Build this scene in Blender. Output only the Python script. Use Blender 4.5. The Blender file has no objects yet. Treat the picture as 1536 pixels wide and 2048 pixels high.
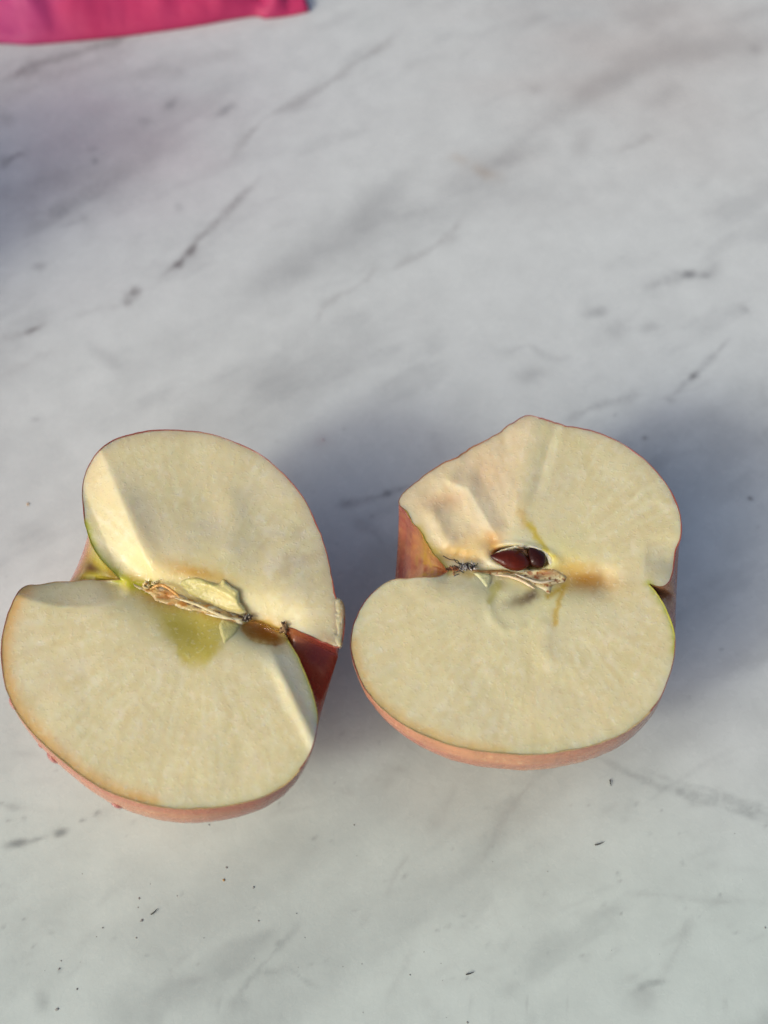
import bpy, math, random
import numpy as np
from mathutils import Vector
from mathutils.geometry import delaunay_2d_cdt
random.seed(7)
C = bpy.context.scene.collection
SC = bpy.context.scene
R = math.radians

# ------------------------------------------------------------------ camera
CM = 0.01                      # all modelling below is in centimetres, stored in metres
PITCH, FPX, DIST = R(63), 2196.0, 25.0
CAM = np.array([0, -DIST*math.cos(PITCH), DIST*math.sin(PITCH)])
FWD = np.array([0, math.cos(PITCH), -math.sin(PITCH)])
UPV = np.array([0, math.sin(PITCH), math.cos(PITCH)])
RGT = np.array([1.0, 0, 0])
cam = bpy.data.cameras.new('camera')
cam.sensor_fit = 'VERTICAL'
cam.sensor_height = 6.4
cam.lens = 6.4*FPX/2048
cam.clip_start = 0.005
cam.clip_end = 50
cam.dof.use_dof = True
cam.dof.focus_distance = 0.208
cam.dof.aperture_fstop = 1.9
co = bpy.data.objects.new('camera', cam)
C.objects.link(co)
co.location = CAM*CM
co.rotation_euler = (R(90)-PITCH, 0, 0)
SC.camera = co

# ------------------------------------------------------------------ sky, sun, exposure
SUN_EL, SUN_AZ = R(34), math.atan2(-0.56, -0.83)        # direction towards the sun in the xy plane
w = bpy.data.worlds.new('World')
SC.world = w
w.use_nodes = True
nt = w.node_tree
sky = nt.nodes.new('ShaderNodeTexSky')
sky.sky_type = 'NISHITA'
sky.sun_disc = False
sky.sun_elevation = SUN_EL
sky.sun_rotation = R(90) - SUN_AZ
sky.air_density = 0.85
sky.dust_density = 5.0
sky.ozone_density = 0.5
nt.links.new(sky.outputs[0], nt.nodes['Background'].inputs[0])
nt.nodes['Background'].inputs[1].default_value = 0.15
sl = bpy.data.lights.new('sun', 'SUN')
sl.energy = 0.92
sl.angle = R(10)
sl.color = (0.98, 0.98, 0.90)
so = bpy.data.objects.new('sun', sl)
C.objects.link(so)
sd = Vector((math.cos(SUN_AZ)*math.cos(SUN_EL), math.sin(SUN_AZ)*math.cos(SUN_EL), math.sin(SUN_EL)))
so.rotation_euler = sd.to_track_quat('Z', 'Y').to_euler()
so.location = sd*2
SC.view_settings.view_transform = 'Standard'
SC.view_settings.look = 'None'
SC.view_settings.gamma = 1
SC.view_settings.exposure = -0.15

# ------------------------------------------------------------------ helpers
def unproj(px, py, z):
    """points (cm) at height z seen at photograph pixel px, py"""
    px = np.asarray(px, float); py = np.asarray(py, float)
    d = FWD + ((px-768)/FPX)[..., None]*RGT - ((py-1024)/FPX)[..., None]*UPV
    t = (np.asarray(z)-CAM[2])/d[..., 2]
    return CAM + t[..., None]*d

def proj(P):
    d = P - CAM
    dep = d@FWD
    return 768+FPX*(d@RGT)/dep, 1024-FPX*(d@UPV)/dep

def lin(c):
    c = np.asarray(c, float)/255
    return np.where(c <= .04045, c/12.92, ((c+.055)/1.055)**2.4)

def vnoise(x, y, seed=0):
    x = np.asarray(x, float); y = np.asarray(y, float)
    xi = np.floor(x).astype(np.int64); yi = np.floor(y).astype(np.int64)
    fx = x-xi; fy = y-yi
    fx = fx*fx*(3-2*fx); fy = fy*fy*(3-2*fy)
    def h(a, b):
        n = (a*374761393 + b*668265263 + seed*1442695041) & 0x7fffffff
        n = ((n ^ (n >> 13))*1274126177) & 0x7fffffff
        return ((n ^ (n >> 16)) & 0xffff)/65535.0
    return ((h(xi, yi)*(1-fx)+h(xi+1, yi)*fx)*(1-fy)+(h(xi, yi+1)*(1-fx)+h(xi+1, yi+1)*fx)*fy)*2-1

def fbm(x, y, seed=0, o=4):
    r = 0; a = 1; s = 0
    for i in range(o):
        r = r + a*vnoise(x*2**i+17.3*i, y*2**i-9.1*i, seed+i); s += a; a *= .5
    return r/s

def segdist(x, y, pts):
    """distance to a polyline, and parameter along it 0..1"""
    best = np.full(np.shape(x), 1e9); par = np.zeros(np.shape(x))
    n = len(pts)-1
    for i in range(n):
        ax, ay = pts[i][:2]; bx, by = pts[i+1][:2]
        dx, dy = bx-ax, by-ay
        t = np.clip(((x-ax)*dx+(y-ay)*dy)/(dx*dx+dy*dy+1e-12), 0, 1)
        d = np.hypot(x-ax-t*dx, y-ay-t*dy)
        m = d < best
        best = np.where(m, d, best); par = np.where(m, (i+t)/n, par)
    return best, par

def tent(x, y, pts, w):
    d, p = segdist(x, y, pts)
    return np.clip(1-d/w, 0, 1)**1.3*np.clip(np.minimum(p, 1-p)*6+.1, 0, 1)

def paint(col, k, c):
    k = np.clip(k, 0, 1)[:, None]
    return col*(1-k)+lin(c)*k

def side(x, y, a, b):
    """signed distance to line a->b; positive on the right-hand side as seen in the picture (y down)"""
    dx, dy = b[0]-a[0], b[1]-a[1]
    return ((y-a[1])*dx-(x-a[0])*dy)/math.hypot(dx, dy)

def sstep(a, b, x):
    t = np.clip((x-a)/(b-a), 0, 1)
    return t*t*(3-2*t)

def catmull(pts, per=14):
    P = np.array(pts, float)
    Q = np.vstack([2*P[0]-P[1], P, 2*P[-1]-P[-2]])
    out = []
    for i in range(len(P)-1):
        p0, p1, p2, p3 = Q[i:i+4]
        for k in range(per):
            t = k/per
            out.append(.5*((2*p1)+(p2-p0)*t+(2*p0-5*p1+4*p2-p3)*t*t+(3*p1-p0-3*p2+p3)*t**3))
    out.append(P[-1])
    return np.array(out)

def resample(P, n):
    s = np.r_[0, np.cumsum(np.linalg.norm(np.diff(P, axis=0), axis=1))]
    q = np.linspace(0, s[-1], n)
    return np.stack([np.interp(q, s, P[:, k]) for k in range(P.shape[1])], 1)

def mesh_obj(name, V, F, m, parent=None, smooth=True, col=None, origin=None):
    V = np.asarray(V, float)
    if origin is None:
        origin = np.zeros(3)
    me = bpy.data.meshes.new(name)
    me.from_pydata(((V-origin)*CM).tolist(), [], F if isinstance(F, list) else F.tolist())
    if smooth:
        me.polygons.foreach_set('use_smooth', [True]*len(me.polygons))
    if col is not None:
        a = me.color_attributes.new('pigment', 'FLOAT_COLOR', 'POINT')
        c = np.ones((len(V), 4)); c[:, :3] = col
        a.data.foreach_set('color', c.ravel())
    me.materials.append(m)
    me.update()
    o = bpy.data.objects.new(name, me)
    C.objects.link(o)
    if parent is not None:
        o.parent = parent
        o.location = (origin*CM) - np.array(parent.location)
    else:
        o.location = origin*CM
    return o

def grid_faces(nr, nc, wrap=False):
    i = np.arange(nr-1)[:, None]; j = np.arange(nc if wrap else nc-1)[None]
    a = i*nc+j; b = i*nc+(j+1) % nc
    return np.stack([a, b, b+nc, a+nc], -1).reshape(-1, 4)

def tube(pts, rad, k=6):
    P = np.array(pts, float); n = len(P)
    rad = np.broadcast_to(rad, (n,))
    T = np.gradient(P, axis=0); T /= np.linalg.norm(T, axis=1)[:, None]+1e-9
    ref = np.array([0.3, 0.2, 1.0])
    A = np.cross(T, ref); A /= np.linalg.norm(A, axis=1)[:, None]+1e-9
    B = np.cross(T, A)
    an = np.arange(k)*2*math.pi/k
    V = P[:, None]+rad[:, None, None]*(np.cos(an)[None, :, None]*A[:, None]+np.sin(an)[None, :, None]*B[:, None])
    F = grid_faces(n, k, True).tolist()
    F.append(list(range(k))[::-1]); F.append([(n-1)*k+i for i in range(k)])
    return V.reshape(-1, 3), F

def join(parts):
    V = []; F = []; n = 0
    for v, f in parts:
        V.append(v); F += [[i+n for i in q] for q in (f if isinstance(f, list) else f.tolist())]; n += len(v)
    return np.vstack(V), F

# ------------------------------------------------------------------ materials
def new_mat(name):
    m = bpy.data.materials.new(name); m.use_nodes = True
    return m, m.node_tree, m.node_tree.nodes['Principled BSDF']

def N(nt, t, **kw):
    n = nt.nodes.new(t)
    for k, v in kw.items():
        if k in n.inputs: n.inputs[k].default_value = v
        else: setattr(n, k, v)
    return n

def pigment_mat(name, rough, bumps, var=0.0, var_scale=300, sss=0, sss_r=(1, .5, .25), coat=0, spec=.5, rough_noise=0, fine=0):
    """pigment attribute, gently varied by noise; bumps = [(scale per metre, distance m)]"""
    m, nt, p = new_mat(name)
    L = nt.links.new
    at = N(nt, 'ShaderNodeAttribute', attribute_name='pigment')
    tc = N(nt, 'ShaderNodeTexCoord')
    no = N(nt, 'ShaderNodeTexNoise', Scale=var_scale, Detail=5.0, Roughness=.62)
    L(tc.outputs['Object'], no.inputs['Vector'])
    mr = N(nt, 'ShaderNodeMapRange')
    mr.inputs['From Min'].default_value = .3; mr.inputs['From Max'].default_value = .7
    mr.inputs['To Min'].default_value = 1-var; mr.inputs['To Max'].default_value = 1+var
    L(no.outputs['Fac'], mr.inputs['Value'])
    vm = N(nt, 'ShaderNodeVectorMath', operation='SCALE')
    L(at.outputs['Color'], vm.inputs[0]); L(mr.outputs[0], vm.inputs['Scale'])
    L(vm.outputs[0], p.inputs['Base Color'])
    p.inputs['Roughness'].default_value = rough
    p.inputs['Specular IOR Level'].default_value = spec
    if rough_noise:
        r2 = N(nt, 'ShaderNodeMapRange')
        r2.inputs['From Min'].default_value = .35; r2.inputs['From Max'].default_value = .65
        r2.inputs['To Min'].default_value = rough-rough_noise; r2.inputs['To Max'].default_value = rough+rough_noise
        n2 = N(nt, 'ShaderNodeTexNoise', Scale=var_scale*1.7, Detail=3.0)
        L(tc.outputs['Object'], n2.inputs['Vector'])
        L(n2.outputs['Fac'], r2.inputs['Value']); L(r2.outputs[0], p.inputs['Roughness'])
    prev = None
    for sc, dist in bumps:
        nb = N(nt, 'ShaderNodeTexNoise', Scale=sc, Detail=3.0, Roughness=.6)
        L(tc.outputs['Object'], nb.inputs['Vector'])
        b = N(nt, 'ShaderNodeBump', Strength=1.0, Distance=dist)
        L(nb.outputs['Fac'], b.inputs['Height'])
        if prev: L(prev.outputs[0], b.inputs['Normal'])
        prev = b
    if prev: L(prev.outputs[0], p.inputs['Normal'])
    if sss:
        p.inputs['Subsurface Weight'].default_value = sss
        p.inputs['Subsurface Radius'].default_value = sss_r
        p.inputs['Subsurface Scale'].default_value = 0.003
    if coat:
        p.inputs['Coat Weight'].default_value = coat
        p.inputs['Coat Roughness'].default_value = .12
    return m

M_MARBLE = pigment_mat('marble', .26, [(900, .00003)], var=.05, var_scale=120, spec=.5, rough_noise=.06)
M_FLESH = pigment_mat('apple_flesh', .36, [(120, .00010)], var=.03, var_scale=200, sss=.7, sss_r=(1, .75, .35), spec=.5, rough_noise=.12)
def add_glints(m, scale, lo, hi, dist):
    nt = m.node_tree; p = nt.nodes['Principled BSDF']
    tc = nt.nodes.new('ShaderNodeTexCoord')
    n = N(nt, 'ShaderNodeTexNoise', Scale=scale, Detail=1.0)
    nt.links.new(tc.outputs['Object'], n.inputs['Vector'])
    mr = N(nt, 'ShaderNodeMapRange', interpolation_type='SMOOTHSTEP')
    mr.inputs['From Min'].default_value = lo; mr.inputs['From Max'].default_value = hi
    nt.links.new(n.outputs['Fac'], mr.inputs['Value'])
    b = N(nt, 'ShaderNodeBump', Strength=1.0, Distance=dist)
    nt.links.new(mr.outputs[0], b.inputs['Height'])
    old = p.inputs['Normal'].links[0].from_socket
    nt.links.new(old, b.inputs['Normal']); nt.links.new(b.outputs[0], p.inputs['Normal'])
    # wet spots are also glossier
    r0 = p.inputs['Roughness'].links[0].from_socket
    mx = N(nt, 'ShaderNodeMix', data_type='FLOAT')
    nt.links.new(mr.outputs[0], mx.inputs[0]); nt.links.new(r0, mx.inputs[2]); mx.inputs[3].default_value = .14
    c0 = p.inputs['Base Color'].links[0].from_socket      # wet glints painted in as paler cell clusters
    k = N(nt, 'ShaderNodeMath', operation='MULTIPLY'); k.inputs[1].default_value = .22
    nt.links.new(mr.outputs[0], k.inputs[0])
    mc = N(nt, 'ShaderNodeMix', data_type='RGBA')
    nt.links.new(k.outputs[0], mc.inputs[0]); nt.links.new(c0, mc.inputs[6]); mc.inputs[7].default_value = (.95, .90, .68, 1)
    nt.links.new(mc.outputs[2], p.inputs['Base Color'])
    nt.links.new(mx.outputs[0], p.inputs['Roughness'])
add_glints(M_FLESH, 1500, .56, .74, .00003)
M_CORE = pigment_mat('apple_core', .33, [(500, .0002), (1800, .0001)], var=.10, var_scale=700, sss=.5, sss_r=(1, .7, .3), rough_noise=.15)
M_SKIN = pigment_mat('apple_skin', .24, [(500, .0001)], var=.1, var_scale=350, sss=.12, sss_r=(1, .3, .2), spec=.5, rough_noise=.08)
M_SEED = pigment_mat('apple_seed', .24, [(600, .0002)], var=.25, var_scale=500, coat=0, spec=.35)
M_DARK = pigment_mat('dried_calyx', .7, [(900, .0003)], var=.4, var_scale=900)
M_CLOTH = pigment_mat('pink_cloth', .55, [(160, .0005)], var=.03, var_scale=60, sss=.2, sss_r=(1, .3, .5), spec=.4)
M_CRUMB = pigment_mat('crumbs', .8, [(900, .0002)], var=.3, var_scale=900)

def glass(name, col, ior=1.34, rough=.03):
    m, nt, p = new_mat(name)
    p.inputs['Base Color'].default_value = (*col, 1)
    p.inputs['Transmission Weight'].default_value = 1
    p.inputs['IOR'].default_value = ior
    p.inputs['Roughness'].default_value = rough
    n = N(nt, 'ShaderNodeTexNoise', Scale=500.0)
    b = N(nt, 'ShaderNodeBump', Strength=.3, Distance=.0002)
    nt.links.new(n.outputs['Fac'], b.inputs['Height']); nt.links.new(b.outputs[0], p.inputs['Normal'])
    return m
M_WATER = glass('water_drop', (.42, .15, .13), rough=.12)
M_WATER.node_tree.nodes['Bump'].inputs['Strength'].default_value = 0
M_WATER.node_tree.nodes['Principled BSDF'].inputs['Transmission Weight'].default_value = .15
M_JUICE = glass('apple_juice', (.97, .82, .52))

# ------------------------------------------------------------------ marble table top
def build_table():
    def axis(lo, hi, step, olo, ohi, m=26):
        d = np.arange(lo, hi+step/2, step)
        a = lo-(lo-olo)*np.linspace(1, 0, m, endpoint=False)**2
        b = hi+(ohi-hi)*(np.linspace(0, 1, m+1)[1:])**2
        return np.r_[a, d, b]
    xs = axis(-12, 12, .05, -70, 70); ys = axis(-10, 17, .05, -45, 60)
    X, Y = np.meshgrid(xs, ys)
    P = np.stack([X, Y, np.zeros_like(X)], -1).reshape(-1, 3)
    x, y = P[:, 0], P[:, 1]
    dep = (P-CAM)@FWD
    px, py = proj(P)
    bad = dep < 3
    px = np.where(bad, -9999, px); py = np.where(bad, -9999, py)
    # warped coordinates so that traced veins wander a little
    wx = px+4*fbm(px/22, py/22, 3); wy = py+4*fbm(px/22+50, py/22, 4)
    base = lin([217, 223, 220])
    col = np.tile(base, (len(P), 1))
    # large soft clouds of grey running from lower left to upper right
    ca, sa = math.cos(R(33)), math.sin(R(33))
    u = x*ca+y*sa; v = -x*sa+y*ca
    cl = fbm(u/7, v/2.2, 11, 4)
    amt = .22*sstep(-.1, .6, cl)
    th = fbm(u/2.6+3, v/.8, 12, 5)
    amt += .16*sstep(.1, .6, th)
    # hair veins
    rid = 1-np.abs(fbm(u/6+9, v/1.9, 21, 5))*14
    amt += .10*np.clip(rid, 0, 1)*sstep(.0, .5, fbm(x/3, y/3, 31))
    amt += .05*fbm(x*1.1, y*1.1, 41, 5)+.02*fbm(x*7, y*7, 45, 2)
    tone = lin([120, 112, 110]); tone_g = lin([108, 110, 114]); tan = lin([186, 160, 128])
    K = np.clip(amt, 0, 1)[:, None]
    col = col*(1-K)+tone_g*K
    # greener stone towards the near edge, with lens falloff darkening painted in
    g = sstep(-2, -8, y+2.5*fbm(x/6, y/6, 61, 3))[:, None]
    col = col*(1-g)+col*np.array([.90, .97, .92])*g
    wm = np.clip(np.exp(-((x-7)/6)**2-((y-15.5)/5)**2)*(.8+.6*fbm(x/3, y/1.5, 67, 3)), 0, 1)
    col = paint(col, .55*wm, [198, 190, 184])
    pk = np.exp(-((x+8)/5)**2-((y-12.5)/4.5)**2)*(.8+.4*fbm(x/3, y/1.5, 66, 3))  # pink reflection of the cloth, painted into the stone colour
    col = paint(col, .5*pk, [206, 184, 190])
    def vein(pts, wpx, s, t=tone, soft=1.0, broken=.0, seed=1):
        nonlocal col
        bx = [p[0] for p in pts]; by = [p[1] for p in pts]; m = wpx*4+10
        sel = np.where((px > min(bx)-m) & (px < max(bx)+m) & (py > min(by)-m) & (py < max(by)+m))[0]
        if not len(sel): return
        d, par = segdist(wx[sel], wy[sel], pts)
        ww = 1.6*wpx*(.65+.5*vnoise(px[sel]/30, py[sel]/30, seed))
        k = np.exp(-(d/np.maximum(ww, 1.2))**2*soft)
        k *= np.clip(np.minimum(par, 1-par)*5+.25, 0, 1)
        if broken:
            k *= 1-broken*sstep(-.2, .5, vnoise(px[sel]/16, py[sel]/16, seed+5))
        k = (k*s*.64*(.8+.4*fbm(px[sel]/7, py[sel]/7, seed+9, 2)))[:, None]
        k = np.clip(k, 0, 1)
        col[sel] = col[sel]*(1-k)+t*k
    def blob(cx, cy, rx, ry, rot, s, t=tone, seed=2):
        nonlocal col
        m = 3*max(rx, ry)+8
        sel = np.where((np.abs(px-cx) < m) & (np.abs(py-cy) < m))[0]
        if not len(sel): return
        c, q = math.cos(R(rot)), math.sin(R(rot))
        dx, dy = wx[sel]-cx, wy[sel]-cy
        a = (dx*c-dy*q)/rx; b = (dx*q+dy*c)/ry
        r = np.hypot(a, b)*(1+.35*fbm(px[sel]/(.5*rx+3), py[sel]/(.5*rx+3), seed, 3))
        k = np.clip(np.exp(-(r**2.2))*s*.78, 0, 1)[:, None]
        col[sel] = col[sel]*(1-k)+t*k
    brown = lin([96, 84, 84]); dk = lin([88, 86, 92])
    # upper left veins
    vein([(800, 60), (770, 90), (730, 115), (690, 140), (640, 178), (600, 200), (555, 222), (520, 245), (480, 290), (458, 322)], 7, .50)
    vein([(500, 262), (440, 300), (405, 345)], 14, .18)
    vein([(520, 355), (480, 395), (450, 430), (420, 460), (398, 478), (380, 503), (355, 527), (318, 555)], 6, .62, brown)
    blob(380, 502, 12, 8, 40, .8, brown, 5); blob(357, 527, 11, 8, 30, .8, brown, 6)
    blob(268, 586, 14, 10, 30, .75, brown, 7); blob(255, 604, 8, 9, 60, .5, brown, 8)
    blob(64, 660, 20, 6, 22, .8, brown, 9); vein([(0, 680), (45, 665)], 5, .3)
    vein([(150, 632), (200, 618), (245, 610)], 5, .22)
    vein([(0, 168), (40, 145), (95, 122), (160, 105), (230, 80), (260, 66)], 11, .75, brown)
    vein([(0, 205), (70, 165), (140, 140), (240, 110)], 12, .35)
    vein([(230, 155), (330, 140), (420, 118), (500, 95)], 16, .3)
    vein([(0, 332), (22, 316), (48, 300)], 8, .75, brown)
    vein([(0, 242), (26, 232)], 10, .4)
    blob(342, 210, 17, 9, 30, .45, dk, 11); blob(292, 243, 12, 9, 10, .3, dk, 12)
    blob(450, 222, 22, 9, 28, .5, dk, 13); blob(185, 300, 10, 8, 0, .3, dk, 14)
    blob(190, 323, 5, 6, 0, .5, dk, 15); blob(78, 533, 15, 8, 10, .4, dk, 16)
    blob(358, 415, 8, 12, 20, .28, dk, 17)
    vein([(60, 430), (120, 420), (200, 375), (260, 345)], 16, .38, dk)
    vein([(115, 455), (150, 445), (175, 428)], 6, .35, dk)
    vein([(0, 400), (90, 372), (230, 340), (340, 315)], 20, .22, tone)
    vein([(230, 290), (330, 240), (420, 190), (500, 150)], 26, .18, dk)
    vein([(20, 470), (120, 440), (240, 405), (330, 360)], 26, .22, dk)
    # centre
    blob(690, 470, 140, 45, 28, .30, dk, 21); blob(760, 400, 70, 30, 40, .25, dk, 22)
    blob(560, 545, 90, 30, 20, .22, dk, 23)
    vein([(625, 655), (650, 610), (690, 585), (735, 560), (755, 530)], 8, .35)
    vein([(930, 430), (900, 470), (860, 500), (810, 525), (770, 545)], 8, .38)
    blob(968, 345, 30, 12, -20, .40, tan, 25); blob(920, 318, 22, 10, -20, .28, tan, 26)
    blob(1000, 320, 90, 32, 20, .28, tone, 27); blob(1200, 170, 110, 32, 28, .28, tone, 28)
    blob(1420, 100, 130, 28, 8, .32, tone, 29); blob(1300, 25, 60, 25, 8, .25, tone, 30)
    blob(1330, 190, 40, 22, 30, .26, tone, 31); blob(1162, 290, 26, 18, 50, .28, tone, 32)
    vein([(1235, 302), (1270, 290), (1310, 270)], 8, .4)
    blob(1510, 98, 14, 10, 0, .3, tone, 33); blob(1070, 180, 12, 9, 0, .25, tone, 34)
    vein([(1280, 580), (1320, 566), (1372, 550), (1420, 545), (1440, 522)], 13, .42, dk)
    blob(1378, 548, 15, 9, 5, .75, dk, 35); blob(1412, 549, 11, 6, 0, .4, dk, 36)
    blob(1195, 625, 22, 11, 10, .38, dk, 37); blob(1300, 655, 22, 10, 0, .3, dk, 38)
    blob(1490, 620, 12, 8, -40, .35, dk, 39); blob(1232, 660, 26, 18, 30, .24, dk, 40)
    vein([(1345, 790), (1385, 755), (1425, 712), (1462, 677)], 6, .5, dk)
    blob(1386, 752, 10, 7, 30, .6, dk, 41); vein([(1120, 850), (1180, 815), (1240, 800), (1285, 782)], 7, .4, dk)
    vein([(1000, 710), (1060, 690), (1110, 720), (1150, 715)], 8, .25, dk); blob(1060, 750, 30, 14, 10, .3, dk, 42)
    vein([(685, 1008), (720, 1002), (770, 990), (830, 966)], 6, .55, dk)
    blob(775, 988, 8, 6, 0, .6, dk, 43); blob(690, 1008, 16, 8, 10, .45, dk, 44)
    vein([(700, 1040), (740, 1060), (770, 1090)], 8, .35, dk); blob(645, 880, 18, 14, 10, .35, lin([190, 182, 184]), 45)
    vein([(860, 860), (880, 900), (900, 940)], 10, .2, dk)
    blob(1290, 875, 7, 5, 0, .5, dk, 46); blob(1340, 800, 9, 6, 0, .35, dk, 47); blob(1500, 997, 7, 5, -30, .7, dk, 48)
    blob(1450, 900, 40, 60, 20, .15, dk, 49); blob(215, 715, 40, 14, -35, .22, dk, 50)
    vein([(0, 760), (70, 715), (120, 700)], 12, .22)
    blob(72, 838, 12, 6, 10, .3, dk, 51)
    # lower part: grey flecks, scuffs and long scratches
    gs = lin([104, 110, 110]); gg = lin([140, 143, 140])
    blob(36, 1688, 24, 7, 6, .85, gs, 52); blob(76, 1680, 18, 4, 14, .5, gs, 53); blob(120, 1665, 15, 8, 14, .85, gs, 54)
    blob(196, 1627, 9, 5, 20, .6, gs, 55); blob(165, 1640, 5, 4, 0, .6, gs, 56); blob(26, 1614, 22, 6, -8, .35, gs, 57)
    blob(85, 2003, 15, 22, 10, .4, gs, 58); blob(114, 2020, 6, 7, 20, .6, gs, 59); blob(118, 1940, 5, 5, 0, .5, gs, 60)
    vein([(1180, 1502), (1240, 1540), (1290, 1562), (1400, 1600), (1480, 1625), (1560, 1655)], 7, .45, gs, broken=.4)
    vein([(1330, 1568), (1400, 1590), (1470, 1605), (1560, 1640)], 10, .45, gs, broken=.5)
    vein([(1280, 1535), (1340, 1560), (1420, 1580), (1560, 1625)], 4, .38, gs, broken=.5)
    vein([(1072, 1552), (1040, 1590), (1005, 1640), (985, 1685), (965, 1718)], 9, .42, gg)
    vein([(980, 1625), (1030, 1595)], 6, .25, gs)
    vein([(915, 1560), (900, 1600), (875, 1640), (850, 1670)], 9, .25, gg)
    vein([(815, 1710), (795, 1745), (772, 1790)], 5, .38, gg)
    vein([(605, 1840), (570, 1880), (540, 1915), (500, 1960), (450, 2030)], 6, .38, gs)
    vein([(900, 1880), (940, 1845), (985, 1800), (1000, 1860)], 10, .18, gg)
    vein([(830, 1900), (800, 1950), (770, 2010)], 7, .25, gg)
    vein([(1390, 1825), (1365, 1870), (1345, 1920), (1320, 1960)], 9, .32, gg)
    blob(1290, 1992, 26, 22, 10, .42, gg, 61); blob(1312, 1965, 22, 6, 5, .5, gs, 62); blob(1283, 1975, 14, 6, 30, .4, gs, 63)
    vein([(1250, 1785), (1330, 1790), (1420, 1802), (1540, 1805)], 6, .34, gg, broken=.3)
    vein([(1040, 1800), (1140, 1830), (1230, 1830)], 12, .16, gg)
    vein([(560, 1930), (600, 1952), (640, 1978)], 5, .4, gs, broken=.3)
    blob(540, 1945, 20, 6, 10, .3, gs, 64); blob(480, 2008, 22, 6, 10, .3, gs, 65); blob(385, 1962, 26, 8, 10, .3, gg, 66)
    blob(1060, 1640, 60, 40, 20, .18, gg, 67); blob(640, 1560, 80, 40, 10, .12, gg, 68)
    rs = np.random.RandomState(5)
    for k in range(150):           # scattered small flecks, mostly towards the near edge
        cx, cy = rs.uniform(0, 1536), 700+1348*rs.uniform(0, 1)**.6
        blob(cx, cy, rs.uniform(2, 7), rs.uniform(1.8, 4), rs.uniform(-20, 70), rs.uniform(.15, .5), gs, 100+k)
    for k in range(70):
        cx, cy = rs.uniform(0, 1536), rs.uniform(1500, 2048)
        blob(cx, cy, rs.uniform(10, 38), rs.uniform(4, 10), rs.uniform(-10, 60), rs.uniform(.05, .18), gg, 300+k)
    F = grid_faces(len(ys), len(xs))
    # edge skirt so the slab has real thickness
    nv = len(P); nx, ny = len(xs), len(ys)
    per = [i for i in range(nx)]+[(j+1)*nx-1 for j in range(1, ny)]+[nx*ny-1-i for i in range(1, nx)]+[(ny-1-j)*nx for j in range(1, ny-1)]
    low = P[per].copy(); low[:, 2] = -3
    V = np.vstack([P, low]); n = len(per)
    Fs = [[per[i], nv+i, nv+(i+1) % n, per[(i+1) % n]] for i in range(n)]
    Fs.append([nv+i for i in range(n)][::-1])
    colv = np.vstack([col, np.tile(base, (n, 1))])
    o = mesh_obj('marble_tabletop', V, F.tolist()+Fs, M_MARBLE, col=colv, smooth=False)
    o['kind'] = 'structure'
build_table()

# ------------------------------------------------------------------ apple halves
def inside(G, poly):
    ins = np.zeros(len(G), bool); Q = np.roll(poly, -1, 0)
    for (ax, ay), (bx, by) in zip(poly, Q):
        if ay == by: continue
        ins ^= ((ay > G[:, 1]) != (by > G[:, 1])) & (G[:, 0] < (bx-ax)*(G[:, 1]-ay)/(by-ay)+ax)
    return ins

def triangles_in(vp, fo, poly):
    T = np.array([list(f)[:3] for f in fo])
    cen = vp[T].mean(1)
    T = T[inside(cen, poly)]
    a, b, c = vp[T[:, 0]], vp[T[:, 1]], vp[T[:, 2]]
    cr = (b[:, 0]-a[:, 0])*(c[:, 1]-a[:, 1])-(b[:, 1]-a[:, 1])*(c[:, 0]-a[:, 0])
    T[cr > 0] = T[cr > 0][:, ::-1]
    return T.tolist()

def offset_in(P, d):
    """move a closed polygon (picture space) inwards by d pixels"""
    A = np.roll(P, 2, 0); B = np.roll(P, -2, 0)
    T = B-A; T /= np.linalg.norm(T, axis=1)[:, None]+1e-9
    Nn = np.stack([-T[:, 1], T[:, 0]], 1)
    area = .5*np.sum(P[:, 0]*np.roll(P[:, 1], -1)-np.roll(P[:, 0], -1)*P[:, 1])
    return P+Nn*d*(1 if area > 0 else -1)

def flesh_grain(col, x, y, c, seed):
    ang = np.arctan2(y-c[1], x-c[0]); rr = np.hypot(x-c[0], y-c[1])
    far = sstep(90, 200, rr)
    st = fbm(ang*26, rr/85, seed, 3)*far
    col = paint(col, .40*np.clip(st*1.6, 0, 1), [246, 240, 206])
    col = paint(col, .30*np.clip(-st*1.6, 0, 1), [222, 202, 146])
    g = fbm(x/11, y/11, seed+5, 3)
    col = paint(col, .38*sstep(.05, .6, g), [248, 242, 214])
    col = paint(col, .22*sstep(.05, .6, -g), [220, 204, 152])
    col = paint(col, .45*sstep(.0, .7, fbm(x/110, y/110, seed+9, 3)), [240, 226, 180])
    return paint(col, .30*sstep(.0, .7, fbm(x/90+5, y/90, seed+13, 3)), [224, 218, 172])

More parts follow.
